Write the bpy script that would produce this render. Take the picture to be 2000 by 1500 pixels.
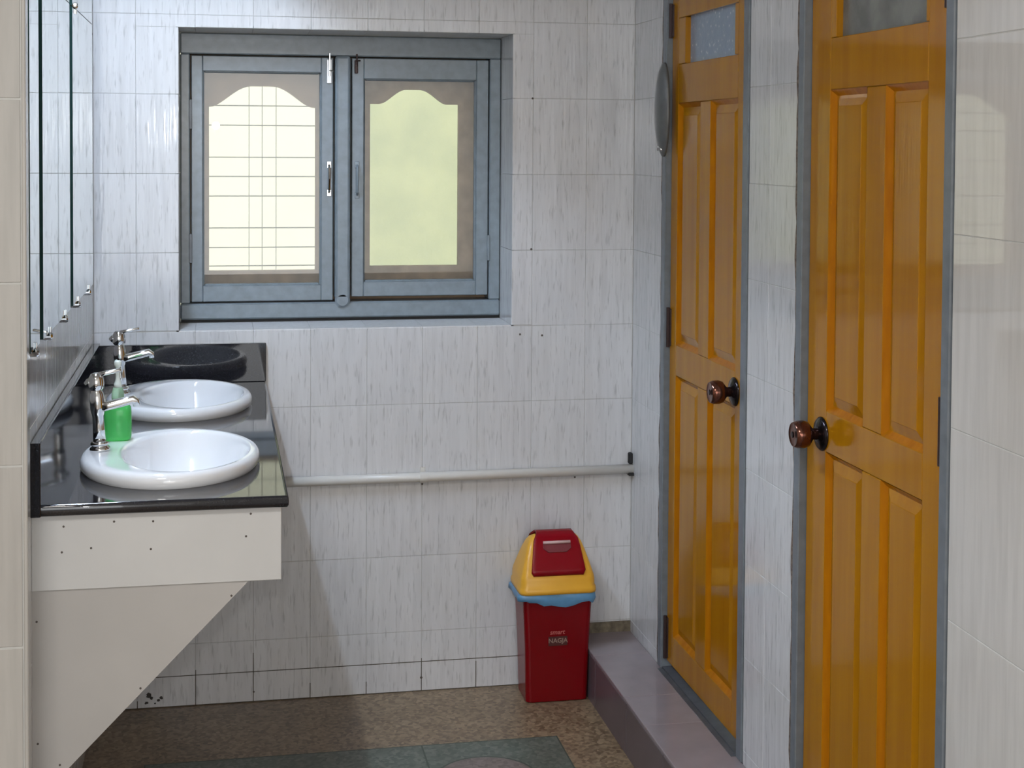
import bpy, bmesh, math, random
from mathutils import Vector, Matrix
random.seed(7)
for o in list(bpy.data.objects): bpy.data.objects.remove(o)
S = bpy.context.scene
C = S.collection

# ------------------------------------------------------------------ camera
cd = bpy.data.cameras.new('camera'); cam = bpy.data.objects.new('camera', cd); C.objects.link(cam)
right = Vector((0.9814701, -0.1915174, 0.0061253))
down = Vector((-0.0004845, -0.034447, -0.9994064))
fwd = Vector((0.1916147, 0.9808845, -0.0339015))
mw = Matrix.Identity(4)
for i in range(3):
    mw[i][0] = right[i]; mw[i][1] = -down[i]; mw[i][2] = -fwd[i]
mw[2][3] = 1.448
cam.matrix_world = mw
cd.sensor_fit = 'HORIZONTAL'; cd.sensor_width = 36.0
cd.lens = 36.0 * 2926.017 / 2000.0
cd.shift_x = 0.0; cd.shift_y = -(750.0 - 383.35) / 2000.0
cd.clip_start = 0.02; cd.clip_end = 60
S.camera = cam

# ------------------------------------------------------------------ colour management, world
S.view_settings.view_transform = 'Standard'; S.view_settings.look = 'None'
S.view_settings.gamma = 1.0; S.view_settings.use_curve_mapping = False
S.view_settings.exposure = 0.22
w = bpy.data.worlds.new('sky'); S.world = w; w.use_nodes = True
bg = w.node_tree.nodes['Background']
bg.inputs['Color'].default_value = (0.80, 0.90, 1.0, 1); bg.inputs['Strength'].default_value = 1.0

def area(name, loc, size, energy, col, rot, shape='RECTANGLE'):
    l = bpy.data.lights.new(name, 'AREA'); l.shape = shape
    l.size = size[0]; l.size_y = size[1]; l.energy = energy; l.color = col
    o = bpy.data.objects.new(name, l); C.objects.link(o); o.location = loc; o.rotation_euler = rot
    return o
PI = math.pi
# sun on the neighbour's wall outside the window
sl = bpy.data.lights.new('sun', 'SUN'); sl.energy = 1.5; sl.angle = 0.02; sl.color = (1.0, 0.95, 0.85)
so = bpy.data.objects.new('sun', sl); C.objects.link(so)
so.rotation_euler = Vector((0.15, 0.62, -0.77)).to_track_quat('-Z', 'Y').to_euler()
# area light added in an unseen lobby doorway, as daylight from behind the camera
area('lobby_daylight', (0.1, -2.85, 1.45), (1.8, 1.9), 30, (1.0, 0.985, 0.965), (PI/2, 0, 0))
# fill lamp added under the lobby ceiling to brighten the nearer walls
area('lobby_fill_lamp', (-0.6, 0.4, 2.70), (0.6, 0.6), 36, (1.0, 0.965, 0.92), (0, 0, 0), 'SQUARE')
# the camera's own flash, a hand's breadth above the lens
fl_ = bpy.data.lights.new('camera_flash', 'POINT'); fl_.energy = 20; fl_.shadow_soft_size = 0.02; fl_.color = (1.0, 0.99, 0.97)
fo_ = bpy.data.objects.new('camera_flash', fl_); C.objects.link(fo_); fo_.location = (-0.02, -0.02, 1.545)

# ------------------------------------------------------------------ helpers
def mesh_obj(name, bm, mat, parent=None, smooth=False):
    me = bpy.data.meshes.new(name); bm.normal_update(); bm.to_mesh(me); bm.free()
    if mat: me.materials.append(mat)
    if smooth:
        for p in me.polygons: p.use_smooth = True
    o = bpy.data.objects.new(name, me); C.objects.link(o)
    if parent: o.parent = parent
    return o
def empty(name, loc=(0, 0, 0), parent=None):
    o = bpy.data.objects.new(name, None); C.objects.link(o); o.location = loc
    o.empty_display_size = 0.05
    if parent: o.parent = parent
    return o
def tag(o, label=None, cat=None, group=None, kind=None):
    if label: o['label'] = label
    if cat: o['category'] = cat
    if group: o['group'] = group
    if kind: o['kind'] = kind
    return o
def bx(bm, lo, hi, ch=0.0, seg=1):
    r = bmesh.ops.create_cube(bm, size=1.0)
    vs = r['verts']
    c = [(lo[i]+hi[i])/2 for i in range(3)]; s = [hi[i]-lo[i] for i in range(3)]
    for v in vs: v.co = Vector((c[0]+v.co.x*s[0], c[1]+v.co.y*s[1], c[2]+v.co.z*s[2]))
    if ch > 0:
        es = list({e for v in vs for e in v.link_edges})
        bmesh.ops.bevel(bm, geom=es, offset=min(ch, min(s)*0.45), segments=seg, affect='EDGES', profile=0.5)
def box(name, lo, hi, mat, parent=None, ch=0.0, seg=1):
    bm = bmesh.new(); bx(bm, lo, hi, ch, seg); return mesh_obj(name, bm, mat, parent)
def boxes(name, lst, mat, parent=None, ch=0.0):
    bm = bmesh.new()
    for lo, hi in lst: bx(bm, lo, hi, ch)
    return mesh_obj(name, bm, mat, parent)
def loft(bm, rings, cap0=True, cap1=True):
    vr = [[bm.verts.new(p) for p in r] for r in rings]
    n = len(rings[0])
    for a, b in zip(vr[:-1], vr[1:]):
        for i in range(n):
            j = (i+1) % n
            bm.faces.new((a[i], a[j], b[j], b[i]))
    if cap0: bm.faces.new(list(reversed(vr[0])))
    if cap1: bm.faces.new(vr[-1])
    return vr
def ring(c, u, v, ru, rv, n, p=2.0, ph=0.0):
    out = []
    for i in range(n):
        a = 2*PI*i/n + ph; ca, sa = math.cos(a), math.sin(a)
        x = math.copysign(abs(ca)**(2/p), ca)*ru; y = math.copysign(abs(sa)**(2/p), sa)*rv
        out.append(Vector(c) + Vector(u)*x + Vector(v)*y)
    return out
X_, Y_, Z_ = Vector((1, 0, 0)), Vector((0, 1, 0)), Vector((0, 0, 1))
def lathe(bm, prof, c=(0, 0, 0), ax=Z_, n=24):
    ax = Vector(ax).normalized(); t = X_ if abs(ax.x) < 0.9 else Y_
    u = ax.cross(t).normalized(); v = ax.cross(u)
    loft(bm, [ring(Vector(c)+ax*h, u, v, max(r, 1e-4), max(r, 1e-4), n) for r, h in prof])
    bmesh.ops.recalc_face_normals(bm, faces=bm.faces[:])
def tube(bm, pts, radii, n=12, p=2.0, aspect=1.0):
    pts = [Vector(q) for q in pts]
    if not hasattr(radii, '__len__'): radii = [radii]*len(pts)
    rings = []; u = None
    for i, q in enumerate(pts):
        d = (pts[min(i+1, len(pts)-1)] - pts[max(i-1, 0)]).normalized()
        if u is None:
            t = Z_ if abs(d.z) < 0.9 else X_
            u = d.cross(t).normalized()
        u = (u - d*u.dot(d)).normalized(); v = d.cross(u)
        rings.append(ring(q, u, v, radii[i]*aspect, radii[i], n, p, PI/n))
    loft(bm, rings)
    bmesh.ops.recalc_face_normals(bm, faces=bm.faces[:])
def lin(h):
    h = h.lstrip('#'); c = [int(h[i:i+2], 16)/255 for i in (0, 2, 4)]
    return tuple((x/12.92 if x <= 0.04045 else ((x+0.055)/1.055)**2.4) for x in c)

# ------------------------------------------------------------------ materials
class N:
    def __init__(s, name):
        s.m = bpy.data.materials.new(name); s.m.use_nodes = True
        s.t = s.m.node_tree; s.b = s.t.nodes['Principled BSDF']
    def n(s, typ, **kw):
        x = s.t.nodes.new(typ)
        for k, v in kw.items():
            if k in x.inputs: x.inputs[k].default_value = v
            else: setattr(x, k, v)
        return x
    def l(s, a, b): s.t.links.new(a, b)
    def pos(s, scale):
        g = s.n('ShaderNodeNewGeometry'); mp = s.n('ShaderNodeMapping'); mp.inputs['Scale'].default_value = scale
        s.l(g.outputs['Position'], mp.inputs['Vector']); return mp.outputs['Vector']
    def noise(s, scale, detail=2.0, rough=0.5):
        x = s.n('ShaderNodeTexNoise'); x.inputs['Scale'].default_value = 1.0
        x.inputs['Detail'].default_value = detail; x.inputs['Roughness'].default_value = rough
        s.l(s.pos(scale), x.inputs['Vector']); return x.outputs['Fac']
    def ramp(s, fac, stops):
        r = s.n('ShaderNodeValToRGB'); e = r.color_ramp.elements
        while len(e) < len(stops): e.new(0.5)
        for i, (p, c) in enumerate(stops):
            e[i].position = p; e[i].color = (*c, 1) if len(c) == 3 else c
        s.l(fac, r.inputs['Fac']); return r.outputs['Color']
    def mix(s, a, b, fac, mode='MIX'):
        x = s.n('ShaderNodeMix'); x.data_type = 'RGBA'; x.blend_type = mode
        for v, i in ((a, 6), (b, 7), (fac, 0)):
            if hasattr(v, 'links'): s.l(v, x.inputs[i])
            else: x.inputs[i].default_value = v if i == 0 else (*v, 1)
        return x.outputs[2]
    def bump(s, h, strength, dist):
        b = s.n('ShaderNodeBump'); b.inputs['Strength'].default_value = strength; b.inputs['Distance'].default_value = dist
        s.l(h, b.inputs['Height']); s.l(b.outputs['Normal'], s.b.inputs['Normal'])
    def set(s, **kw):
        for k, v in kw.items():
            k = k.replace('_', ' ')
            s.b.inputs[k].default_value = (*v, 1) if hasattr(v, '__len__') else v
        return s
def plain(name, col, rough=0.5, metal=0.0, var=0.06, scale=30, bump=0.0, **kw):
    q = N(name).set(Roughness=rough, Metallic=metal, **kw)
    f = q.noise((scale, scale, scale), 3)
    q.l(q.ramp(f, [(0.3, tuple(c*(1-var) for c in col)), (0.7, tuple(min(1, c*(1+var)) for c in col))]), q.b.inputs['Base Color'])
    if bump: q.bump(f, bump, 0.002)
    return q.m

def tile_mat(name, base, streak, amount, rough, bump):
    q = N(name).set(Roughness=rough)
    f = q.noise((150, 150, 17), 2.0, 0.6)
    g = q.noise((60, 60, 5), 2.0)
    col = q.ramp(f, [(0.28, streak), (0.44, base), (1.0, base)])
    col = q.mix(base, col, amount)
    col = q.mix(col, q.ramp(g, [(0.3, (0.90, 0.90, 0.90)), (0.6, (1, 1, 1))]), 1.0, 'MULTIPLY')
    oi = q.n('ShaderNodeObjectInfo')
    col = q.mix(col, q.ramp(oi.outputs['Random'], [(0.0, (0.96, 0.96, 0.965)), (1.0, (1, 1, 1))]), 1.0, 'MULTIPLY')
    q.l(col, q.b.inputs['Base Color'])
    h = q.noise((140, 140, 9), 1.5)
    q.bump(h, bump, 0.0016)
    return q.m
M = {}
M['tile'] = tile_mat('streaked_white_tile', (0.66, 0.66, 0.665), (0.45, 0.45, 0.455), 0.9, 0.085, 0.26)
M['tile_plain'] = tile_mat('plain_cream_tile', (0.63, 0.615, 0.585), (0.56, 0.545, 0.51), 0.35, 0.03, 0.004)
M['tile_matt'] = tile_mat('matt_white_tile', (0.70, 0.70, 0.705), (0.55, 0.55, 0.55), 0.6, 0.5, 0.05)
M['grout'] = plain('grout', (0.46, 0.45, 0.43), 0.9)
M['tile_left'] = tile_mat('warm_cream_tile', (0.47, 0.455, 0.43), (0.43, 0.415, 0.39), 0.4, 0.12, 0.02)
M['grout_pale'] = plain('pale_grout', (0.52, 0.52, 0.50), 0.8)
M['plaster'] = plain('plaster', (0.66, 0.65, 0.63), 0.85)
M['cream'] = plain('cream_panel', (0.56, 0.56, 0.555), 0.45, scale=8, var=0.03)
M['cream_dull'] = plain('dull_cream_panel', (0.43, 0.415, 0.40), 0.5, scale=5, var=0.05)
M['mortar'] = plain('crumbly_mortar', (0.16, 0.12, 0.095), 0.95, var=0.5, scale=140, bump=0.5)
M['grey_paint'] = plain('grey_blue_paint', (0.195, 0.235, 0.265), 0.25, scale=40, var=0.10, bump=0.12)
M['door_frame_paint'] = plain('door_frame_grey_paint', (0.15, 0.17, 0.19), 0.35, scale=40, var=0.12, bump=0.12)
M['sill_shade'] = plain('shadow_dark_sill', (0.075, 0.080, 0.090), 0.4, var=0.2)  # sill colour darkened to stand for the shadow below the doors
M['brown_wood'] = plain('brown_wood', (0.38, 0.26, 0.165), 0.6, scale=25, var=0.15)
M['white_alu'] = plain('white_aluminium', (0.75, 0.76, 0.78), 0.3, 0.3)
M['black'] = plain('black_rubber', (0.012, 0.012, 0.012), 0.6)
M['hinge'] = plain('dark_brown_hinge', (0.05, 0.03, 0.028), 0.45, 0.5)
M['pvc'] = plain('cream_pvc', (0.66, 0.64, 0.60), 0.3, var=0.02)
M['ceramic'] = plain('white_ceramic', (0.76, 0.77, 0.79), 0.06, var=0.01, Coat_Weight=0.5, Coat_Roughness=0.03)
M['chrome'] = plain('chrome', (0.72, 0.72, 0.72), 0.09, 1.0, var=0.02)
M['copper'] = plain('antique_copper', (0.16, 0.065, 0.045), 0.16, 0.9, var=0.1)
M['bronze'] = plain('dark_bronze', (0.035, 0.03, 0.035), 0.18, 0.9, var=0.1)
M['red'] = plain('red_plastic', (0.17, 0.0010, 0.0035), 0.25, var=0.02, IOR=1.35)
M['red_lid'] = plain('bright_red_plastic', (0.22, 0.0015, 0.007), 0.25, var=0.02, IOR=1.33)
M['yellow'] = plain('yellow_plastic', (0.78, 0.40, 0.035), 0.33, var=0.02)
M['liner'] = plain('blue_film', (0.13, 0.33, 0.56), 0.3, var=0.08, scale=60, Transmission_Weight=0.15)
M['letter_pink'] = plain('pink_print', (0.45, 0.10, 0.09), 0.5)
M['letter_grey'] = plain('grey_print', (0.30, 0.20, 0.16), 0.5)
M['letter_dark'] = plain('dark_print', (0.06, 0.008, 0.006), 0.5)
M['oval'] = plain('dark_grey_plastic', (0.11, 0.115, 0.115), 0.28, scale=30, var=0.15)
M['stain'] = plain('black_mould', (0.06, 0.055, 0.05), 0.9)
M['pit'] = plain('dark_pit', (0.10, 0.085, 0.075), 0.9)
M['ground'] = plain('outside_ground', (0.72, 0.71, 0.66), 0.9)
M['cream_wall'] = plain('yellow_limewash', (0.88, 0.85, 0.66), 0.9, scale=3, var=0.03)
M['bar'] = plain('grille_iron', (0.34, 0.33, 0.28), 0.6)
M['tube_body'] = plain('lamp_sheet_metal', (0.7, 0.7, 0.7), 0.5)

q = N('yellow_varnished_door').set(Roughness=0.10, IOR=1.30)
f = q.noise((26, 26, 1.6), 4, 0.6)
q.l(q.ramp(f, [(0.3, (0.335, 0.135, 0.003)), (0.7, (0.40, 0.172, 0.004))]), q.b.inputs['Base Color'])
h = q.noise((150, 150, 12), 2); q.bump(h, 0.16, 0.0012)
M['door'] = q.m
q = N('orange_door_moulding').set(Roughness=0.15, IOR=1.22)
f = q.noise((60, 60, 10), 3)
q.l(q.ramp(f, [(0.3, (0.34, 0.110, 0.002)), (0.7, (0.41, 0.145, 0.003))]), q.b.inputs['Base Color'])
q.bump(f, 0.6, 0.002)
M['door_groove'] = q.m

q = N('black_granite').set(Roughness=0.05, Specular_IOR_Level=0.62)
v = q.noise((420, 420, 420), 2)
q.l(q.ramp(v, [(0.35, (0.012, 0.012, 0.015)), (0.62, (0.014, 0.014, 0.018)), (0.72, (0.032, 0.032, 0.038))]), q.b.inputs['Base Color'])
M['granite'] = q.m

def terrazzo(name, a, b, c, rough=0.35):
    q = N(name).set(Roughness=rough)
    vo = q.n('ShaderNodeTexVoronoi'); vo.inputs['Scale'].default_value = 1.0
    q.l(q.pos((110, 110, 110)), vo.inputs['Vector'])
    col = q.ramp(vo.outputs['Color'], [(0.15, a), (0.5, b), (0.85, c)])
    g = q.noise((5, 5, 5), 4)
    col = q.mix(col, q.ramp(g, [(0.3, (0.74, 0.72, 0.70)), (0.7, (1, 1, 1))]), 1.0, 'MULTIPLY')
    q.l(col, q.b.inputs['Base Color']); return q.m
M['terr_brown'] = terrazzo('brown_terrazzo', (0.15, 0.10, 0.058), (0.245, 0.175, 0.105), (0.34, 0.245, 0.15))
M['terr_green'] = terrazzo('green_grey_terrazzo', (0.07, 0.095, 0.075), (0.11, 0.135, 0.11), (0.165, 0.185, 0.155))
M['terr_pink'] = terrazzo('pinkish_terrazzo', (0.14, 0.11, 0.10), (0.20, 0.16, 0.145), (0.25, 0.20, 0.18))
M['strip'] = plain('dark_divider', (0.06, 0.075, 0.06), 0.5)
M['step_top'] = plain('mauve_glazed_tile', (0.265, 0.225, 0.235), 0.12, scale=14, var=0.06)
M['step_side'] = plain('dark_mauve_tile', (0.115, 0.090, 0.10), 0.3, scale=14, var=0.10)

q = N('mirror_glass').set(Roughness=0.01, Metallic=1.0, Base_Color=(0.80, 0.86, 0.86))
M['mirror'] = q.m
M['mirror_edge'] = plain('dark_green_glass_edge', (0.012, 0.035, 0.032), 0.12)
q = N('clear_window_glass').set(Roughness=0.0, Base_Color=(0.97, 0.98, 0.95), Transmission_Weight=1.0, IOR=1.45)
M['glass'] = q.m
def frosted(name, col, rough, bump, scale, trans=1.0):
    q = N(name).set(Roughness=rough, Base_Color=col, Transmission_Weight=trans, IOR=1.3)
    h = q.noise((scale, scale, scale), 3); q.bump(h, bump, 0.003); return q.m
M['frost'] = frosted('patterned_frosted_glass', (0.63, 0.675, 0.51), 0.42, 0.9, 70)
q_ = M['frost'].node_tree; b_ = q_.nodes['Principled BSDF']
n_ = q_.nodes.new('ShaderNodeTexNoise'); n_.inputs['Scale'].default_value = 9.0; n_.inputs['Detail'].default_value = 6
g_ = q_.nodes.new('ShaderNodeNewGeometry'); q_.links.new(g_.outputs['Position'], n_.inputs['Vector'])
r_ = q_.nodes.new('ShaderNodeValToRGB'); r_.color_ramp.elements[0].position = 0.35; r_.color_ramp.elements[0].color = (0.57, 0.62, 0.49, 1); r_.color_ramp.elements[1].position = 0.65; r_.color_ramp.elements[1].color = (0.70, 0.735, 0.56, 1)
q_.links.new(n_.outputs['Fac'], r_.inputs['Fac']); q_.links.new(r_.outputs['Color'], b_.inputs['Base Color'])
M['green_liquid'] = frosted('green_soap', (0.16, 0.86, 0.24), 0.06, 0.0, 30, 0.6)
M['green_clear'] = frosted('clear_green_plastic', (0.62, 0.90, 0.66), 0.10, 0.0, 30, 0.6)
M['pump'] = plain('clear_white_plastic', (0.62, 0.68, 0.64), 0.25, var=0.02)
q = N('frosted_door_glass').set(Roughness=0.22, Base_Color=(0.20, 0.24, 0.30), IOR=1.45)
vo = q.n('ShaderNodeTexVoronoi'); q.l(q.pos((60, 60, 60)), vo.inputs['Vector']); vo.inputs['Scale'].default_value = 1.0
q.l(q.ramp(vo.outputs['Distance'], [(0.0, (0.62, 0.68, 0.76)), (0.22, (0.27, 0.34, 0.43)), (1.0, (0.24, 0.31, 0.40))]), q.b.inputs['Base Color'])
q.bump(q.noise((160, 160, 160), 2), 0.3, 0.002)
M['door_glass'] = q.m
q = N('frosted_door_glass_grey').set(Roughness=0.2, IOR=1.45)
q.l(q.ramp(q.noise((14, 14, 14), 3), [(0.35, (0.115, 0.12, 0.105)), (0.65, (0.19, 0.195, 0.175))]), q.b.inputs['Base Color'])
q.bump(q.noise((160, 160, 160), 2), 0.3, 0.002)
M['door_glass_grey'] = q.m
q = N('lamp_tube_glow').set(Base_Color=(0.9, 0.95, 1))
q.b.inputs['Emission Color'].default_value = (0.66, 0.80, 1.0, 1); q.b.inputs['Emission Strength'].default_value = 190.0
M['tube'] = q.m

# ------------------------------------------------------------------ tiling
_tile_cache = {}
def tile_mesh(axis, su, sz, th, mat):
    k = (axis, round(su, 4), round(sz, 4), th, mat.name)
    if k not in _tile_cache:
        bm = bmesh.new()
        if axis == 'y': bx(bm, (-su/2, 0, -sz/2), (su/2, th, sz/2), 0.0007)
        elif axis == 'x+': bx(bm, (0, -su/2, -sz/2), (th, su/2, sz/2), 0.0007)
        else: bx(bm, (-th, -su/2, -sz/2), (0, su/2, sz/2), 0.0007)
        me = bpy.data.meshes.new('tile'); bm.to_mesh(me); bm.free(); me.materials.append(mat)
        _tile_cache[k] = me
    return _tile_cache[k]
def tiles(parent, axis, plane, us, zs, mat, hole=None, gap=0.0009, th=0.008, tilt=0.0012):
    """axis y: tiles face -Y, x+: face -X (solid towards +X), x-: face +X"""
    for a, b in zip(us[:-1], us[1:]):
        for c, d in zip(zs[:-1], zs[1:]):
            rects = [(a, b, c, d)]
            if hole:
                ha, hb, hc, hd = hole
                if a < hb and b > ha and c < hd and d > hc:
                    rects = []
                    if c < hc: rects.append((a, b, c, hc))
                    if d > hd: rects.append((a, b, hd, d))
                    c2, d2 = max(c, hc), min(d, hd)
                    if a < ha: rects.append((a, ha, c2, d2))
                    if b > hb: rects.append((hb, b, c2, d2))
            rects = [r for r in rects if r[1]-r[0] > 0.004 and r[3]-r[2] > 0.004]
            if not rects: continue
            if len(rects) == 1:
                r = rects[0]
                me = tile_mesh(axis, r[1]-r[0]-gap, r[3]-r[2]-gap, th, mat)
                o = bpy.data.objects.new('tile', me); C.objects.link(o); o.parent = parent
                u, z = (r[0]+r[1])/2, (r[2]+r[3])/2
                o.location = (u, plane, z) if axis == 'y' else (plane, u, z)
                t1, t2 = random.uniform(-tilt, tilt), random.uniform(-tilt, tilt)
                o.rotation_euler = (t1, 0, t2) if axis == 'y' else (0, t1, t2)
            else:
                bm = bmesh.new()
                for r in rects:
                    g = gap/2
                    if axis == 'y': bx(bm, (r[0]+g, plane, r[2]+g), (r[1]-g, plane+th, r[3]-g))
                mesh_obj('tile', bm, mat, parent)
def steps(a, b, start, pitch):
    """cut positions from a to b on the grid start + k*pitch"""
    k = math.ceil((a-start)/pitch + 1e-6); out = [a]
    while start+k*pitch < b-1e-4:
        if start+k*pitch - out[-1] > 0.006: out.append(start+k*pitch)
        k += 1
    out.append(b); return out
ZS = [0.0, 0.079] + [0.161+0.2017*k for k in range(0, 11)]
XR, XL, YB = 1.0966, -0.3125, 3.9
G = 0.0011   # joint depth

# ------------------------------------------------------------------ room shell
WIN = (-0.102, 0.7625, 0.970, 1.743)
wb = boxes('wall_back', [((XL-0.2, YB+G, -0.05), (WIN[0]-0.006, 4.22, 2.75)), ((WIN[1]+0.006, YB+G, -0.05), (XR+0.2, 4.22, 2.75)),
                         ((WIN[0]-0.006, YB+G, -0.05), (WIN[1]+0.006, 4.22, WIN[2]-0.006)), ((WIN[0]-0.006, YB+G, WIN[3]+0.006), (WIN[1]+0.006, 4.22, 2.75))], M['grout'])
tag(wb, kind='structure')
tiles(wb, 'y', YB, steps(XL, XR, 0.525, 0.1465), ZS, M['tile'], WIN)
# reveal of the window recess: tiled on all four sides
for nm, lo, hi in (('reveal_tile', (WIN[0]-0.001, YB+0.002, WIN[2]-0.006), (WIN[1]+0.001, 4.07, WIN[2]+0.0)),
                   ('reveal_tile', (WIN[0]-0.001, YB+0.002, WIN[3]-0.0), (WIN[1]+0.001, 4.07, WIN[3]+0.006))):
    us = steps(WIN[0], WIN[1], 0.525, 0.1465)
    for a, b in zip(us[:-1], us[1:]):
        box(nm, (a+0.0005, lo[1], lo[2]), (b-0.0005, hi[1], hi[2]), M['tile_matt'], wb)
zs = steps(WIN[2], WIN[3], 0.161, 0.2017)
for a, b in zip(zs[:-1], zs[1:]):
    box('reveal_tile', (WIN[1], YB+0.002, a+0.0005), (WIN[1]+0.006, 4.07, b-0.0005), M['tile'], wb)
    box('reveal_tile', (WIN[0]-0.006, YB+0.002, a+0.0005), (WIN[0], 4.07, b-0.0005), M['tile'], wb)
def pit(bm, p, r, nrm):
    lathe(bm, [(r, -0.0015), (r, 0.0003), (r*0.6, 0.0008)], p, nrm, 8)
for x, z, r in ((0.816, 1.573, 0.0030), (0.815, 1.172, 0.0032), (0.525, 0.553, 0.0028), (0.526, 0.596, 0.0022), (0.939, 0.556, 0.0028),
                (0.5245, 0.036, 0.0035), (0.0865, 0.026, 0.0028), (0.786, 0.945, 0.003), (0.846, 0.941, 0.003)):
    bm = bmesh.new(); pit(bm, (x, YB, z), r, (0, -1, 0)); mesh_obj('nail_hole', bm, M['pit'], wb)
# mould blotches by the floor under the counter
bm = bmesh.new()
for x, z, r in ((-0.178, 0.034, 0.008), (-0.172, 0.026, 0.005), (-0.155, 0.020, 0.005), (-0.147, 0.026, 0.005), (-0.185, 0.015, 0.005), (-0.163, 0.012, 0.003)):
    vs = [bm.verts.new((x+math.cos(a*PI/5)*r*random.uniform(.6, 1.2), YB-0.0006, z+math.sin(a*PI/5)*r*random.uniform(.5, 1))) for a in range(10)]
    bm.faces.new(vs)
tag(mesh_obj('mould_spots', bm, M['stain'], wb), kind='stuff')
# dirty, widened joints of the lowest rows
tag(boxes('dirty_joint', [((-0.31, YB-0.0003, 0.0781), (0.80, YB+0.001, 0.0799)), ((-0.31, YB-0.0003, 0.0), (0.80, YB+0.001, 0.0022))] +
      [((x-0.0010, YB-0.0003, 0.0), (x+0.0010, YB+0.001, z)) for x, z in ((-0.207, 0.02), (-0.0610, 0.092), (0.0855, 0.128), (0.232, 0.040), (0.3785, 0.034), (0.525, 0.088), (0.6715, 0.072))], plain('dirty_grout', (0.085, 0.070, 0.050), 0.9, var=0.4, scale=50), wb), kind='stuff')
# small brown stained skirting above the step
box('skirting', (0.949, YB-0.004, 0.130), (XR, YB, 0.158), plain('stained_skirting', (0.17, 0.14, 0.095), 0.7, scale=60, var=0.4), wb)

wl = box('wall_left', (XL-0.2, 2.53, -0.05), (XL-G, YB+0.01, 2.75), M['grout']); tag(wl, kind='structure')
tiles(wl, 'x-', XL, steps(2.531, YB-0.001, 3.735, 0.1465), ZS, M['tile'])
bm = bmesh.new(); pit(bm, (XL, 3.893, 1.72), 0.003, (1, 0, 0)); mesh_obj('nail_hole', bm, M['pit'], wl)

# face of the left wall's end, towards the camera
wf = box('wall_front', (-2.1, 2.50+G, -0.05), (-0.3085, 2.5295, 2.75), M['grout_pale']); tag(wf, kind='structure')
tiles(wf, 'y', 2.50, [-1.81, -1.51, -1.21, -0.91, -0.61, -0.3105], [0, 0.045] + [0.338+0.2948*k for k in range(0, 8)], M['tile_left'], gap=0.0035, th=0.008)
tag(box('trim_1', (-0.3095, 2.494, 0.0), (-0.303, 2.53, 2.5), M['tile_left'], None, 0.0015), kind='structure')

# wall with the doors
D1 = (3.006, 3.637); D2 = (2.107, 2.737); DTOP = 2.14
wr = boxes('wall_right', [((XR+G, D1[1], 0.0), (XR+0.15, YB+0.01, 2.75)), ((XR+G, D2[1], 0.0), (XR+0.15, D1[0], 2.75)),
                          ((XR+G, D2[0]-0.03, 0.0), (XR+0.15, D2[0], 2.75)),
                          ((XR+G, D1[0], DTOP), (XR+0.15, D1[1], 2.75)), ((XR+G, D2[0], DTOP), (XR+0.15, D2[1], 2.75))], M['grout_pale'])
tag(wr, kind='structure')
zr = [0.13] + ZS[2:]
tiles(wr, 'x+', XR, [D1[1]+0.001, 3.735, YB-0.001], zr, M['tile'])
tiles(wr, 'x+', XR, [D2[1]+0.001, 2.885, D1[0]-0.001], zr, M['tile'])
# nearer stretch of the wall, a degree out of line with the doors
KX = math.radians(1.2)
wn = empty('wall_right_near', (XR, D2[0], 0.0)); tag(wn, kind='structure'); wn.rotation_euler = (0, 0, -KX)
box('backing', (G, -5.05, 0.0), (0.14, 0.0, 2.75), M['grout_pale'], wn)
tiles(wn, 'x+', 0.0, [-4.8+0.3*k for k in range(16)]+[-0.001], [0.13, 0.429, 0.725, 1.021, 1.317, 1.613, 1.909, 2.2], M['tile_plain'], gap=0.0012, tilt=0.0004)

tag(box('ceiling', (-2.1, -3.0, 2.75), (XR+0.15, 4.22, 2.85), M['plaster']), kind='structure')
tag(boxes('wall_lobby', [((-2.2, -2.95, 0), (-2.1, 2.7, 2.75)), ((-2.2, -3.05, 0), (-0.9, -2.95, 2.75)), ((1.05, -3.05, 0), (XR+0.15, -2.95, 2.75)), ((-0.9, -3.05, 2.45), (1.05, -2.95, 2.75))], M['plaster']), kind='structure')

# floor with its terrazzo inlay
fl = box('floor', (-2.2, -3.0, -0.10), (XR+0.15, YB+0.05, 0.0), M['terr_brown']); tag(fl, kind='structure')
box('inlay_panel', (-0.17, 2.55, -0.002), (0.4755, 3.538, 0.0006), M['terr_green'], fl)
box('inlay_panel', (0.4795, 2.55, -0.002), (0.809, 3.538, 0.0006), M['terr_green'], fl)
boxes('divider_strip', [((-0.173, 2.55, -0.002), (-0.170, 3.538, 0.0008)), ((0.809, 2.55, -0.002), (0.8125, 3.541, 0.0008)), ((-0.173, 3.538, -0.002), (0.809, 3.541, 0.0008)), ((0.4755, 2.55, -0.002), (0.4795, 3.538, 0.0008))], M['strip'], fl)
bm = bmesh.new(); lathe(bm, [(0.120, -0.001), (0.120, 0.0011), (0.116, 0.0012)], (0.60, 3.330, 0), Z_, 48); mesh_obj('inlay_ring', bm, M['strip'], fl)
bm = bmesh.new(); lathe(bm, [(0.114, -0.001), (0.114, 0.0016)], (0.60, 3.330, 0), Z_, 48); mesh_obj('inlay_disc', bm, M['terr_pink'], fl)

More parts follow.
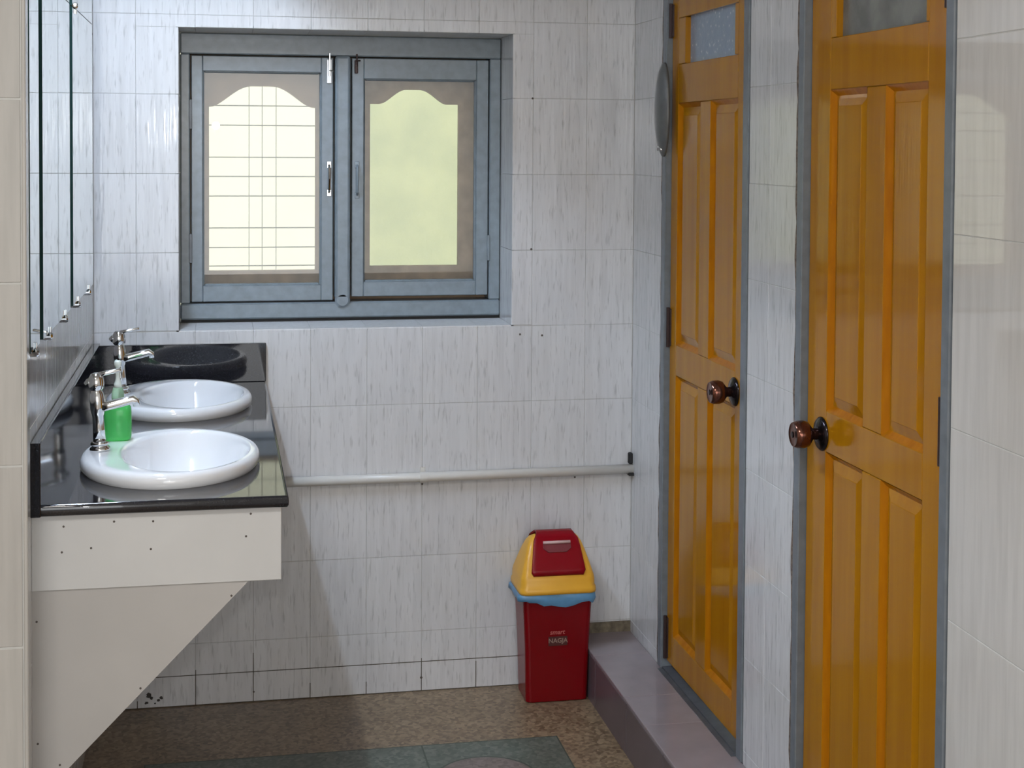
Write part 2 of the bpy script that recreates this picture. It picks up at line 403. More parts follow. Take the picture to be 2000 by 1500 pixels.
# tiled step under the doors
st = empty('tiled_step', (1.02, 3.0, 0))
tag(st, 'low mauve-grey glazed tile step running along the foot of both yellow doors', 'step')
def P(o, par):
    """parent without moving, the parent's transform being a translation"""
    o.parent = par; o.matrix_parent_inverse = Matrix.Translation(-Vector(par.location)); return o
P(box('step_core', (0.953, 1.0, 0.0), (XR+0.0008, YB-0.0005, 0.124), M['grout']), st)
ys = [YB, 3.722, 3.424, 3.246, 2.948, 2.65, 2.352, 2.054, 1.756, 1.458, 1.16]
for a, b in zip(ys[1:], ys[:-1]):
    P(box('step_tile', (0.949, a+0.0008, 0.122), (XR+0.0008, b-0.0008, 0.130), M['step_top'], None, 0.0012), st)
ys = [YB, 3.70, 3.40, 3.10, 2.80, 2.50, 2.20, 1.90]
for a, b in zip(ys[1:], ys[:-1]):
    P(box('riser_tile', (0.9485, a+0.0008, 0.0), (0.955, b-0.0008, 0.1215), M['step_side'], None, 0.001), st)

# ------------------------------------------------------------------ window
win = empty('window_1', (0.33, 4.07, WIN[2])); tag(win, kind='structure')
F = M['grey_paint']; y0, y1 = 4.07, 4.145
P(box('frame_top', (-0.102, y0, 1.686), (0.7625, y1, 1.742), F, None, 0.003), win)
P(box('frame_bottom', (-0.102, y0-0.004, 0.978), (0.7625, y1, 1.021), F, None, 0.004), win)
P(box('sill_gap_shade', (-0.101, y0+0.006, 0.9705), (0.7615, y1, 0.9785), M['black']), win)  # black strip added below the frame, drawn as the shade in the gap
P(box('frame_jamb', (-0.102, y0, 1.021), (-0.077, y1, 1.686), F, None, 0.003), win)
P(box('frame_jamb', (0.731, y0, 1.021), (0.7625, y1, 1.686), F, None, 0.003), win)
bm = bmesh.new(); bx(bm, (0.306, y0-0.012, 1.028), (0.348, y1, 1.687), 0.008, 3)
lathe(bm, [(0.0205, 0), (0.0205, 0.012), (0.015, 0.016)], (0.327, y0+0.004, 1.026), (0, -1, 0), 20)
P(mesh_obj('mullion', bm, F), win)
def sash(x0, x1, gx0, gx1, z0, z1, gz0, gz1, names):
    ys0, ys1 = y0+0.004, y0+0.038
    s = []
    for nm, lo, hi in (('stile', (x0, z0), (gx0-0.004, z1)), ('stile', (gx1+0.004, z0), (x1, z1)),
                       ('rail', (gx0-0.004, z0), (gx1+0.004, gz0-0.004)), ('rail', (gx0-0.004, gz1+0.004), (gx1+0.004, z1))):
        s.append(P(box(nm, (lo[0], ys0, lo[1]), (hi[0], ys1, hi[1]), F, None, 0.002), win))
    # glazing beads, a step lower than the stiles, outlining the pane
    bw = 0.010
    for lo, hi in (((gx0-bw, gz0-bw), (gx0, gz1+bw)), ((gx1, gz0-bw), (gx1+bw, gz1+bw)), ((gx0, gz0-bw), (gx1, gz0)), ((gx0, gz1), (gx1, gz1+bw))):
        s.append(P(box('glazing_bead', (lo[0], ys0+0.010, lo[1]), (hi[0], ys1-0.004, hi[1]), F, None, 0.003), win))
    pane = P(box('pane', (gx0-0.003, ys0+0.020, gz0-0.003), (gx1+0.003, ys0+0.0235, gz1+0.003), M['glass']), win)
    return s
sash(-0.0735, 0.302, -0.040, 0.266, 1.025, 1.682, 1.072, 1.637, '')
sash(0.352, 0.7285, 0.389, 0.691, 1.034, 1.682, 1.078, 1.622, '')
# outer wooden panel with two arched openings
def arch_panel(x0, x1, z0, z1, ax0, ax1, az0, sh, top, flat0, flat1):
    """rectangular board with an ogee-arched hole; loops matched by angle-free strips"""
    bm = bmesh.new(); Ya, Yb = 4.150, 4.170
    n = 28
    hole = []
    for i in range(n+1):
        t = i/n; x = ax0+(ax1-ax0)*t
        u = (x-ax0-flat0)/max(1e-6, (ax1-ax0-flat0-flat1)); u = min(1, max(0, u))
        k = 1-abs(2*u-1)
        h = 0.5-0.5*math.cos(PI*min(1, k*1.25))
        hole.append((x, sh+(top-sh)*(h**0.8)))
    def quad(a, b, c, d):
        for y in (Ya, Yb):
            vs = [bm.verts.new((p[0], y, p[1])) for p in (a, b, c, d)]
            bm.faces.new(vs if y == Ya else vs[::-1])
    quad((x0, z0), (ax0, z0), (ax0, z1), (x0, z1)); quad((ax1, z0), (x1, z0), (x1, z1), (ax1, z1)); quad((ax0, z0), (ax1, z0), (ax1, az0), (ax0, az0))
    for p, r in zip(hole[:-1], hole[1:]): quad(p, r, (r[0], z1), (p[0], z1))
    loop = [(ax0, az0)] + hole + [(ax1, az0)]
    for p, r in zip(loop, loop[1:]+loop[:1]):
        vs = [bm.verts.new(c) for c in ((p[0], Ya, p[1]), (r[0], Ya, r[1]), (r[0], Yb, r[1]), (p[0], Yb, p[1]))]
        bm.faces.new(vs)
    bmesh.ops.remove_doubles(bm, verts=bm.verts[:], dist=1e-5); bmesh.ops.recalc_face_normals(bm, faces=bm.faces[:])
    return P(mesh_obj('arched_panel', bm, M['brown_wood']), win), loop
arch_panel(-0.102, 0.327, 0.97, 1.743, -0.028, 0.2585, 1.102, 1.548, 1.605, 0.004, 0.006)
_, lp = arch_panel(0.327, 0.7625, 0.97, 1.743, 0.409, 0.657, 1.111, 1.561, 1.601, 0.028, 0.034)
P(box('frosted_pane', (0.400, 4.171, 1.10), (0.666, 4.176, 1.612), M['frost']), win)
for z in (1.553, 1.499, 1.411, 1.358, 1.304, 1.216, 1.162, 1.111):
    bm = bmesh.new(); tube(bm, [(-0.10, 4.200, z), (0.335, 4.200, z)], 0.0017, 8); P(mesh_obj('grille_bar', bm, M['bar']), win)
for x in (0.080, 0.116, 0.154):
    bm = bmesh.new(); tube(bm, [(x, 4.205, 0.98), (x, 4.205, 1.74)], 0.0011, 8); P(mesh_obj('grille_bar', bm, M['bar']), win)
# hardware
def bolt(x, z0, z1, mat, wid):
    b = P(box('sash_bolt', (x-wid/2, y0-0.004, z0), (x+wid/2, y0+0.004, z1), mat, None, 0.0015), win)
    bm = bmesh.new(); tube(bm, [(x+0.001, y0-0.007, z0+0.02), (x+0.001, y0-0.007, z1+0.016)], 0.0024, 8)
    tube(bm, [(x+0.001, y0-0.008, z0+0.034), (x+0.010, y0-0.014, z0+0.034)], 0.002, 8)
    r = mesh_obj('bolt_rod', bm, M['chrome'] if mat is M['white_alu'] else mat, b); return b
bolt(0.2905, 1.612, 1.677, M['white_alu'], 0.014)
bolt(0.3635, 1.640, 1.676, M['hinge'], 0.009)
def pull(x, z0, z1, mat):
    bm = bmesh.new(); tube(bm, [(x, y0+0.004, z0+0.006), (x, y0-0.012, z0+0.014), (x, y0-0.018, (z0+z1)/2), (x, y0-0.012, z1-0.014), (x, y0+0.004, z1-0.006)], 0.0034, 10)
    bx(bm, (x-0.006, y0+0.001, z0-0.004), (x+0.006, y0+0.0055, z0+0.014), 0.001); bx(bm, (x-0.006, y0+0.001, z1-0.014), (x+0.006, y0+0.0055, z1+0.004), 0.001)
    return P(mesh_obj('pull_handle', bm, mat), win)
pull(0.291, 1.312, 1.398, M['chrome'])['label'] = 'bare chrome pull handle'
pull(0.3665, 1.305, 1.398, F)
for x in (-0.0755,):
    for z in (1.487, 1.13): P(box('hinge', (x-0.004, y0-0.003, z), (x+0.004, y0+0.006, z+0.078), M['door_frame_paint'], None, 0.001), win)
P(box('hinge', (0.726, y0-0.003, 1.13), (0.733, y0+0.006, 1.20), F, None, 0.001), win)

# outside: sunlit yellow wall of the neighbour and a paved yard
nb = box('boundary_wall', (-3.5, 6.4, -0.1), (4.5, 6.6, 3.6), M['cream_wall']); tag(nb, 'sunlit pale yellow wall seen outside through the window panes', 'wall')
tag(box('yard_paving', (-3.5, 4.23, -0.15), (4.5, 6.4, -0.05), M['ground']), kind='structure')

# ------------------------------------------------------------------ doors
def door(idx, ya, yb, frame_far, frame_near, slab, col1, col2, glass_y, hinge_y, hinge_zs, knob_y, gmat):
    """ya..yb opening along Y (ya near), slab face at XR+0.0135"""
    d = empty('door_%d' % idx, (XR, (ya+yb)/2, 0.13)); tag(d, kind='structure')
    FP, DM = M['door_frame_paint'], M['door']
    xf = XR-0.003
    P(box('frame_jamb', (xf, frame_far, 0.13), (XR+0.09, yb-0.006, DTOP), FP, None, 0.002), d)
    P(box('frame_jamb', (xf, ya+0.002, 0.13), (XR+0.09, frame_near, DTOP), FP, None, 0.002), d)
    P(box('frame_head', (xf, frame_near, 2.095), (XR+0.09, frame_far, DTOP), FP, None, 0.002), d)
    P(box('shaded_threshold', (XR+0.001, frame_near, 0.0), (XR+0.09, frame_far, 0.1345), M['sill_shade']), d)  # dark colour carries the shadow gap below the slab
    P(box('shaded_threshold', (XR-0.012, frame_near+0.004, 0.1301), (XR+0.001, frame_far-0.004, 0.1312), M['sill_shade'], None, 0.0005), d)  # thin lip in the same shadow colour, for the band below the door
    # crumbling mortar beside the far jamb
    bm = bmesh.new(); n = 60; random.seed(idx)
    pr = []
    for i in range(n+1):
        z = 0.13+(DTOP-0.13)*i/n
        pr.append((yb-0.007, yb+random.uniform(-0.003, 0.006), z))
    for (a0, b0, z0), (a1, b1, z1) in zip(pr[:-1], pr[1:]):
        vs = [bm.verts.new(c) for c in ((XR-0.0015, a0, z0), (XR-0.0015, b0, z0), (XR-0.0015, b1, z1), (XR-0.0015, a1, z1))]; bm.faces.new(vs)
        vs2 = [bm.verts.new(c) for c in ((XR-0.0015, b0, z0), (XR+0.02, b0, z0), (XR+0.02, b1, z1), (XR-0.0015, b1, z1))]; bm.faces.new(vs2)
    bmesh.ops.remove_doubles(bm, verts=bm.verts[:], dist=1e-5)
    tag(P(mesh_obj('mortar_edge', bm, M['mortar']), d), kind='stuff')
    s0, s1 = slab; x0, x1 = XR+0.0125, XR+0.047
    zb, zt = 0.150, 2.09
    gy0, gy1 = glass_y; gz0, gz1 = 1.650, 1.763
    zu0, zu1 = 0.957, 1.554; zl0, zl1 = 0.226, 0.880
    e = 0.0004
    def m(nm, y0, y1, z0, z1): P(box(nm, (x0, y0+e, z0+e), (x1, y1-e, z1-e), DM, None, 0.0012), d)
    m('stile', col1[1], s1, zb, zt); m('stile', s0, col2[0], zb, zt)
    m('rail', col2[0], col1[1], zb, zl0); m('rail', col2[0], col1[1], zl1, zu0); m('rail', col2[0], col1[1], zu1, gz0)
    m('rail', col2[0], col1[1], gz1, zt)
    m('mid_stile', col2[1], col1[0], zl0, zl1); m('mid_stile', col2[1], col1[0], zu0, zu1)
    if gy0-col2[0] > 0.003: m('glass_stile', col2[0], gy0, gz0, gz1)
    if col1[1]-gy1 > 0.003: m('glass_stile', gy1, col1[1], gz0, gz1)
    P(box('glass_pane', (x0+0.013, gy0-0.002, gz0-0.002), (x0+0.017, gy1+0.002, gz1+0.002), gmat), d)
    for (a, b) in (col1, col2):
        for (c, f) in ((zl0, zl1), (zu0, zu1)):
            # sticking (slanted moulding) then a raised and fielded panel
            bm = bmesh.new(); w1 = 0.011
            def rg(x, k): return [Vector((x, a+k, c+k)), Vector((x, b-k, c+k)), Vector((x, b-k, f-k)), Vector((x, a+k, f-k))]
            loft(bm, [rg(x0+0.0005, -0.0002), rg(x0+0.003, 0.003), rg(x0+0.010, w1)], False, False)
            bmesh.ops.recalc_face_normals(bm, faces=bm.faces[:])
            P(mesh_obj('moulding', bm, M['door_groove']), d)
            bm = bmesh.new()
            loft(bm, [rg(x0+0.022, w1), rg(x0+0.010, w1), rg(x0+0.0085, w1+0.006), rg(x0+0.0045, w1+0.019), rg(x0+0.0035, w1+0.020)], True, True)
            bmesh.ops.recalc_face_normals(bm, faces=bm.faces[:])
            P(mesh_obj('panel', bm, DM), d)
    P(box('door_core', (x1-0.006, s0+0.004, zb+0.004), (x1-0.001, s1-0.004, gz0-0.02), DM), d)
    for z0, z1 in hinge_zs:
        bm = bmesh.new(); bx(bm, (x0-0.004, hinge_y-0.009, z0), (x0+0.002, hinge_y+0.009, z1), 0.001)
        tube(bm, [(x0-0.006, hinge_y, z0-0.003), (x0-0.006, hinge_y, z1+0.003)], 0.0045, 10)
        P(mesh_obj('hinge', bm, M['hinge']), d)
    # knob: rosette, neck and ball
    zk = 0.911
    bm = bmesh.new(); lathe(bm, [(0.032, 0), (0.032, 0.002), (0.028, 0.006), (0.018, 0.009), (0.014, 0.011)], (x0, knob_y, zk), (-1, 0, 0), 32)
    ro = P(mesh_obj('knob_rosette', bm, M['bronze'], None, True), d)
    bm = bmesh.new(); lathe(bm, [(0.0115, 0.006), (0.0105, 0.018), (0.014, 0.022), (0.0235, 0.029), (0.0262, 0.038), (0.0255, 0.050), (0.0225, 0.057), (0.0215, 0.0575), (0.0205, 0.0565), (0.008, 0.058)], (x0, knob_y, zk), (-1, 0, 0), 32)
    kn = P(mesh_obj('door_knob', bm, M['copper'], None, True), d)
    bm = bmesh.new(); lathe(bm, [(0.006, 0), (0.006, 0.0012), (0.0035, 0.0016)], (x0-0.058, knob_y, zk), (-1, 0, 0), 12)
    k2 = mesh_obj('lock_button', bm, M['bronze'], kn)
    k2.matrix_parent_inverse = Matrix.Translation(-Vector((XR, (ya+yb)/2, 0.13))) @ Matrix.Translation(Vector((XR, (ya+yb)/2, 0.13)))
    return d
door(1, D1[0], D1[1], 3.602, 3.041, (3.043, 3.600), (3.375, 3.548), (3.115, 3.300), (3.140, 3.494), 3.597, ((0.160, 0.262), (0.949, 1.042), (1.72, 1.80)), 3.116, M['door_glass'])
door(2, D2[0], D2[1], 2.704, 2.136, (2.138, 2.702), (2.452, 2.612), (2.222, 2.376), (2.233, 2.588), 2.150, ((0.160, 0.262), (0.955, 1.057), (1.668, 1.77)), 2.631, M['door_glass_grey'])
P(box('strike_plate', (XR+0.004, 3.0405, 0.887), (XR+0.013, 3.0445, 0.930), M['black']), bpy.data.objects['door_1'])

# ------------------------------------------------------------------ vanity under the basins
va = empty('sink_vanity', (XL, 3.26, 0.0))
tag(va, 'cream box apron on a slanted cream bracket under the black granite counter', 'cabinet')
P(box('front_panel', (XL, 2.620, 0.688), (0.1055, 2.628, 0.8178), M['cream'], None, 0.0008), va)
P(box('side_panel', (0.0985, 2.628, 0.688), (0.1055, 3.898, 0.8178), M['cream']), va)
P(box('bottom_panel', (XL, 2.628, 0.688), (0.0985, 3.898, 0.693), M['cream_dull']), va)
def bracket(y):
    bm = bmesh.new()
    loft(bm, [[Vector((XL, yy, 0.688)), Vector((0.050, yy, 0.688)), Vector((-0.252, yy, 0.381)), Vector((XL, yy, 0.320))] for yy in (y, y+0.03)])
    bmesh.ops.recalc_face_normals(bm, faces=bm.faces[:])
    return P(mesh_obj('bracket', bm, M['cream_dull']), va)
bracket(2.6235); bracket(3.55)
bm = bmesh.new()
for x, z in ((-0.260, 0.797), (-0.177, 0.802), (-0.112, 0.800), (0.053, 0.806), (-0.263, 0.753), (-0.215, 0.758), (-0.116, 0.752), (0.045, 0.767)):
    pit(bm, (x, 2.620, z), 0.0020, (0, -1, 0))
for x, z in ((0.020, 0.663), (-0.305, 0.635), (-0.134, 0.510), (-0.268, 0.386), (-0.304, 0.425)):
    pit(bm, (x, 2.6235, z), 0.0020, (0, -1, 0))
tag(P(mesh_obj('screw_holes', bm, M['pit']), va), kind='stuff')

# ------------------------------------------------------------------ granite worktop with two cut-outs
ct = empty('countertop', (XL, 3.25, 0.818)); tag(ct, 'glossy black granite countertop with low backsplash under the mirrors', 'countertop')
B1, B2 = (-0.091, 2.908), (-0.092, 3.560)
SX, SY = 0.1655, 0.2235
bm = bmesh.new()
def slab_half(cx, cy, rx, ry, x0, x1, ya, yb, z0, z1):
    angs = [2*PI*i/64 for i in range(64)] + [math.atan2(y-cy, x-cx) % (2*PI) for x in (x0, x1) for y in (ya, yb)]
    angs = sorted(set(round(a, 6) for a in angs)); inner, outer = [], []
    for a in angs:
        ca, sa = math.cos(a), math.sin(a)
        k = 1/math.sqrt((ca/rx)**2+(sa/ry)**2); inner.append((cx+ca*k, cy+sa*k))
        t = 1e9
        if ca > 1e-9: t = min(t, (x1-cx)/ca)
        if ca < -1e-9: t = min(t, (x0-cx)/ca)
        if sa > 1e-9: t = min(t, (yb-cy)/sa)
        if sa < -1e-9: t = min(t, (ya-cy)/sa)
        outer.append((cx+ca*t, cy+sa*t))
    n = len(angs)
    V = lambda L, z: [bm.verts.new((p[0], p[1], z)) for p in L]
    it, ot, ib, ob = V(inner, z1), V(outer, z1), V(inner, z0), V(outer, z0)
    for i in range(n):
        j = (i+1) % n
        bm.faces.new((it[i], ot[i], ot[j], it[j])); bm.faces.new((ib[j], ob[j], ob[i], ib[i]))
        bm.faces.new((it[j], ib[j], ib[i], it[i])); bm.faces.new((ot[i], ob[i], ob[j], ot[j]))
slab_half(B1[0], B1[1], 0.150, 0.208, XL+0.001, 0.112, 2.611, 3.25, 0.818, 0.838)
slab_half(B2[0], B2[1], 0.150, 0.208, XL+0.001, 0.112, 3.25, 3.899, 0.818, 0.838)
P(mesh_obj('worktop', bm, M['granite']), ct)
# rounded polished nosing on the front and the open end
bm = bmesh.new()
prof = [(0, 0.818), (0.0035, 0.8185), (0.0055, 0.822), (0.006, 0.828), (0.0055, 0.834), (0.0035, 0.8375), (0, 0.838)]
ringlist = []
for o, z in prof: ringlist.append([Vector((XL+0.001, 2.611-o, z)), Vector((0.112+o*0.75, 2.611-o, z)), Vector((0.112+o, 2.611-o*0.75, z)), Vector((0.112+o, 3.899, z))])
vv = [[bm.verts.new(p) for p in r] for r in ringlist]
for a, b in zip(vv[:-1], vv[1:]):
    for i in range(3): bm.faces.new((a[i], a[i+1], b[i+1], b[i]))
bmesh.ops.recalc_face_normals(bm, faces=bm.faces[:])
P(mesh_obj('nosing', bm, M['granite'], None, True), ct)
P(box('backsplash', (XL+0.0005, 2.600, 0.8185), (XL+0.0175, 3.882, 0.944), M['granite'], None, 0.001), ct)
P(box('backsplash', (XL+0.0005, 3.8825, 0.8385), (0.117, 3.8995, 0.937), M['granite'], None, 0.001), ct)

# ------------------------------------------------------------------ basins
def basin(cx, cy, label):
    b = empty('washbasin', (cx, cy, 0.838)); tag(b, label, 'sink')
    R = [(SX-0.003, SY-0.003, 0.0002, 0, 0), (SX+0.001, SY+0.001, 0.006, 0, 0), (SX+0.0015, SY+0.0015, 0.013, 0, 0), (SX, SY, 0.020, 0, 0), (SX-0.004, SY-0.004, 0.0255, 0, 0),
         (SX-0.009, SY-0.009, 0.0275, 0, 0), (0.143, 0.205, 0.0275, 0.008, -0.002), (0.124, 0.198, 0.0275, 0.025, -0.004), (0.119, 0.193, 0.0262, 0.028, -0.005), (0.1155, 0.189, 0.021, 0.029, -0.005),
         (0.112, 0.184, 0.010, 0.029, -0.005), (0.107, 0.174, -0.008, 0.029, -0.004), (0.098, 0.154, -0.032, 0.028, -0.002), (0.083, 0.124, -0.056, 0.027, 0), (0.060, 0.086, -0.074, 0.026, 0),
         (0.036, 0.048, -0.085, 0.025, 0), (0.020, 0.020, -0.088, 0.024, 0)]
    bm = bmesh.new()
    loft(bm, [ring((ox, oy, z), X_, Y_, rx, ry, 64) for rx, ry, z, ox, oy in R], False, False)
    # outside of the bowl
    loft(bm, [ring((ox, oy, z-0.008), X_, Y_, rx, ry, 64) for rx, ry, z, ox, oy in ((0.130, 0.198, 0.008, 0.012, 0), (0.118, 0.185, -0.008, 0.025, -0.004), (0.105, 0.162, -0.034, 0.027, 0), (0.066, 0.092, -0.08, 0.026, 0), (0.024, 0.024, -0.098, 0.024, 0))], False, True)
    bmesh.ops.recalc_face_normals(bm, faces=bm.faces[:])
    o = mesh_obj('bowl', bm, M['ceramic'], b, True)
    bm = bmesh.new(); lathe(bm, [(0.021, -0.089), (0.021, -0.0865), (0.017, -0.0855), (0.012, -0.0875), (0.004, -0.0875)], (0.024, 0, 0), Z_, 24); mesh_obj('drain', bm, M['chrome'], b, True)
    bm = bmesh.new(); lathe(bm, [(0.007, 0), (0.007, 0.002), (0.0045, 0.0025)], (-0.079, -0.005, -0.008), (1, 0, 0.25), 16); mesh_obj('overflow_hole', bm, M['chrome'], b)
    return b
basin(*B1, 'white oval washbasin nearest the camera, with the green soap bottle on its rim')
basin(*B2, 'white oval washbasin farther along the counter, below the tall end wall backsplash')

# ------------------------------------------------------------------ pillar taps
def tap(x, y, label):
    t = empty('basin_tap', (x, y, 0.8655)); tag(t, label, 'tap')
    t.rotation_euler = (0, math.radians(-3), 0)
    bm = bmesh.new(); lathe(bm, [(0.0190, 0), (0.0195, 0.003), (0.0185, 0.006), (0.0150, 0.0085), (0.0150, 0.011), (0.0175, 0.0125), (0.0165, 0.016), (0.0125, 0.018)], (0, 0, 0), Z_, 28)
    mesh_obj('base_flange', bm, M['chrome'], t, True)
    bm = bmesh.new(); lathe(bm, [(0.0120, 0.015), (0.0112, 0.040), (0.0108, 0.066), (0.0118, 0.070), (0.0135, 0.076), (0.0140, 0.086), (0.0138, 0.100), (0.0128, 0.108), (0.0105, 0.112), (0.0095, 0.118)], (0, 0, 0), Z_, 28)
    mesh_obj('tap_body', bm, M['chrome'], t, True)
    bm = bmesh.new(); tube(bm, [(0.006, 0, 0.082), (0.020, 0, 0.084), (0.045, 0, 0.0885), (0.066, 0, 0.0925), (0.071, 0, 0.088), (0.072, 0, 0.080)], [0.0085, 0.0085, 0.0085, 0.0080, 0.0072, 0.0062], 16, 4.0, 1.25)
    mesh_obj('spout', bm, M['chrome'], t, True)
    bm = bmesh.new(); lathe(bm, [(0.0095, 0.114), (0.0135, 0.118), (0.0150, 0.128), (0.0140, 0.138), (0.0095, 0.146), (0.004, 0.148)], (0, 0, 0), Z_, 24)
    tube(bm, [(-0.004, 0, 0.132), (-0.014, 0, 0.130), (-0.019, 0, 0.126)], [0.007, 0.0085, 0.006], 12)
    hd = mesh_obj('handle', bm, M['chrome'], t, True)
    bm = bmesh.new(); tube(bm, [(0.004, 0, 0.143), (0.020, 0, 0.1465), (0.044, 0, 0.1500), (0.047, 0, 0.1500)], [0.0050, 0.0042, 0.0036, 0.0025], 12, 3.5, 1.7)
    mesh_obj('lever', bm, M['chrome'], hd, True)
    return t
tap(-0.2225, 2.920, 'chrome pillar tap on the nearest basin, in front of the green soap bottle')
tap(-0.2225, 3.572, 'chrome pillar tap on the farther basin, beside the end wall backsplash')

# ------------------------------------------------------------------ soap dispenser
sd = empty('soap_dispenser', (-0.196, 3.020, 0.8657)); tag(sd, 'small pump bottle of bright green liquid soap behind the near tap', 'soap bottle')
bm = bmesh.new()
loft(bm, [ring((0, 0, z), X_, Y_, r, r*0.82, 32, 3.2) for r, z in ((0.0225, 0.0), (0.0255, 0.003), (0.0265, 0.010), (0.0262, 0.056), (0.0250, 0.064), (0.0215, 0.070), (0.0135, 0.076), (0.0120, 0.079))])
mesh_obj('bottle', bm, M['green_liquid'], sd, True)
bm = bmesh.new()
loft(bm, [ring((0, 0, z), X_, Y_, r, r, 20) for r, z in ((0.0118, 0.0785), (0.0122, 0.083), (0.0120, 0.093), (0.0095, 0.101), (0.0080, 0.104))])
mesh_obj('collar', bm, M['green_clear'], sd, True)
bm = bmesh.new(); lathe(bm, [(0.0085, 0.1035), (0.0075, 0.110), (0.0052, 0.116), (0.0045, 0.120), (0.0043, 0.142), (0.0052, 0.1425), (0.0068, 0.147), (0.0070, 0.153), (0.005, 0.156)], (0, 0, 0), Z_, 20)
tube(bm, [(0, 0.004, 0.150), (-0.004, 0.022, 0.151), (-0.005, 0.034, 0.147), (-0.005, 0.036, 0.141)], [0.0045, 0.0038, 0.0034, 0.003], 10)
mesh_obj('pump_head', bm, M['pump'], sd, True)
bm = bmesh.new(); tube(bm, [(0, 0, 0.010), (0, 0, 0.078)], 0.002, 8); mesh_obj('dip_tube', bm, M['pump'], sd)

# ------------------------------------------------------------------ mirrors
def mirror(y0m, y1m, z0, z1, label, clips):
    m = empty('wall_mirror', (XL, y0m, z0)); tag(m, label, 'mirror', 'frameless mirrors clipped to the left wall')
    bm = bmesh.new(); bx(bm, (XL+0.004, y0m, z0), (XL+0.0105, y1m, z1), 0.0004)
    o = mesh_obj('mirror_glass', bm, M['mirror'])
    o.data.materials.append(M['mirror_edge'])
    for p in o.data.polygons:
        if p.normal.x < 0.9: p.material_index = 1
    P(o, m)
    for cy, cz, s in clips:
        bm = bmesh.new()
        lathe(bm, [(0.0075, 0), (0.0075, 0.013), (0.005, 0.016)], (XL+0.0002, cy, cz+s*0.007), (1, 0, 0), 14)
        bx(bm, (XL+0.0110, cy-0.006, min(cz, cz-s*0.011)), (XL+0.0135, cy+0.006, max(cz, cz-s*0.011)), 0.0008)
        P(mesh_obj('mirror_clip', bm, M['chrome'], None, False), m)
ZB, ZM, ZT = 1.104, 1.734, 2.10
mirror(3.262, 3.760, ZB, ZM-0.0008, 'frameless mirror with a dark edge, lower one beside the corner left of the window', [(3.370, ZB, -1), (3.640, ZB, -1), (3.33, ZM-0.001, 1)])
mirror(2.715, 3.200, ZB, ZM-0.0008, 'frameless mirror with a dark edge, lower one nearest the camera over the near basin', [(2.815, ZB, -1), (3.095, ZB, -1)])
mirror(3.262, 3.760, ZM+0.0008, ZT, 'upper frameless mirror beside the corner, cut off by the top of the photo', [])
mirror(2.722, 3.200, ZM+0.0008, ZT, 'upper frameless mirror nearest the camera, cut off by the top of the photo', [])

mirror(2.535, 2.662, ZB, ZM-0.0008, 'narrow sliver of lower mirror just behind the cream wall end, at the left edge', [(2.60, ZB, -1)])
mirror(2.535, 2.662, ZM+0.0008, ZT, 'narrow sliver of upper mirror just behind the cream wall end, cut off above', [])
# ------------------------------------------------------------------ fluorescent lamp over the mirrors (above the frame)
tl = empty('tube_light', (XL, 3.2, 2.22)); tag(tl, 'hooded tube light on the left wall above the mirrors, out of frame', 'lamp')
P(box('batten', (XL, 2.52, 2.235), (XL+0.05, 3.42, 2.275), M['tube_body'], None, 0.002), tl)
bm = bmesh.new(); loft(bm, [[Vector((XL, y, 2.285)), Vector((XL, y, 2.280)), Vector((XL+0.155, y, 2.118)), Vector((XL+0.158, y, 2.121))] for y in (2.505, 3.44)])
bmesh.ops.recalc_face_normals(bm, faces=bm.faces[:]); P(mesh_obj('hood', bm, M['tube_body']), tl)
bm = bmesh.new(); tube(bm, [(XL+0.055, 2.54, 2.205), (XL+0.055, 3.38, 2.205)], 0.014, 16); P(mesh_obj('lamp_tube', bm, M['tube'], None, True), tl)

# ------------------------------------------------------------------ pipe on the back wall
pi = empty('drain_pipe', (0.6, YB, 0.575)); tag(pi, 'cream plastic pipe running level across the back wall below the window', 'pipe')
bm = bmesh.new(); tube(bm, [(0.02, YB-0.0145, 0.5735), (1.0962, YB-0.0145, 0.576)], 0.0125, 24); P(mesh_obj('pipe_run', bm, M['pvc'], None, True), pi)
bm = bmesh.new(); tube(bm, [(0.516, YB-0.0145, 0.5745), (0.535, YB-0.0145, 0.5745)], 0.0140, 24)
bx(bm, (0.519, YB-0.003, 0.556), (0.532, YB, 0.598), 0.001); P(mesh_obj('pipe_clamp', bm, M['pvc']), pi)
P(box('pipe_gasket', (1.082, YB-0.030, 0.560), (1.0963, YB-0.0005, 0.568), M['black'], None, 0.001), pi)
P(box('pipe_gasket', (1.085, YB-0.016, 0.589), (1.0963, YB-0.0005, 0.620), M['black'], None, 0.003), pi)

# ------------------------------------------------------------------ oval plaque by door 1
ov = empty('oval_plaque', (XR-0.003, 3.612, 1.54)); tag(ov, 'dark grey bulging oval plaque fixed high beside the left yellow door', 'plaque')
bm = bmesh.new()
loft(bm, [ring((-x, 0, 0), Y_, Z_, a, b, 40) for x, a, b in ((0.0, 0.046, 0.118), (0.006, 0.045, 0.117), (0.014, 0.038, 0.098), (0.019, 0.026, 0.070), (0.0215, 0.010, 0.030))])
bmesh.ops.recalc_face_normals(bm, faces=bm.faces[:]); mesh_obj('plaque_shell', bm, M['oval'], ov, True)
bm = bmesh.new(); tube(bm, [(-0.010, 0.020, -0.100), (-0.015, 0.004, -0.092), (-0.010, -0.014, -0.102)], 0.004, 8); mesh_obj('lower_highlight', bm, M['chrome'], ov, True)  # chrome sliver added for the highlight at the lower tip

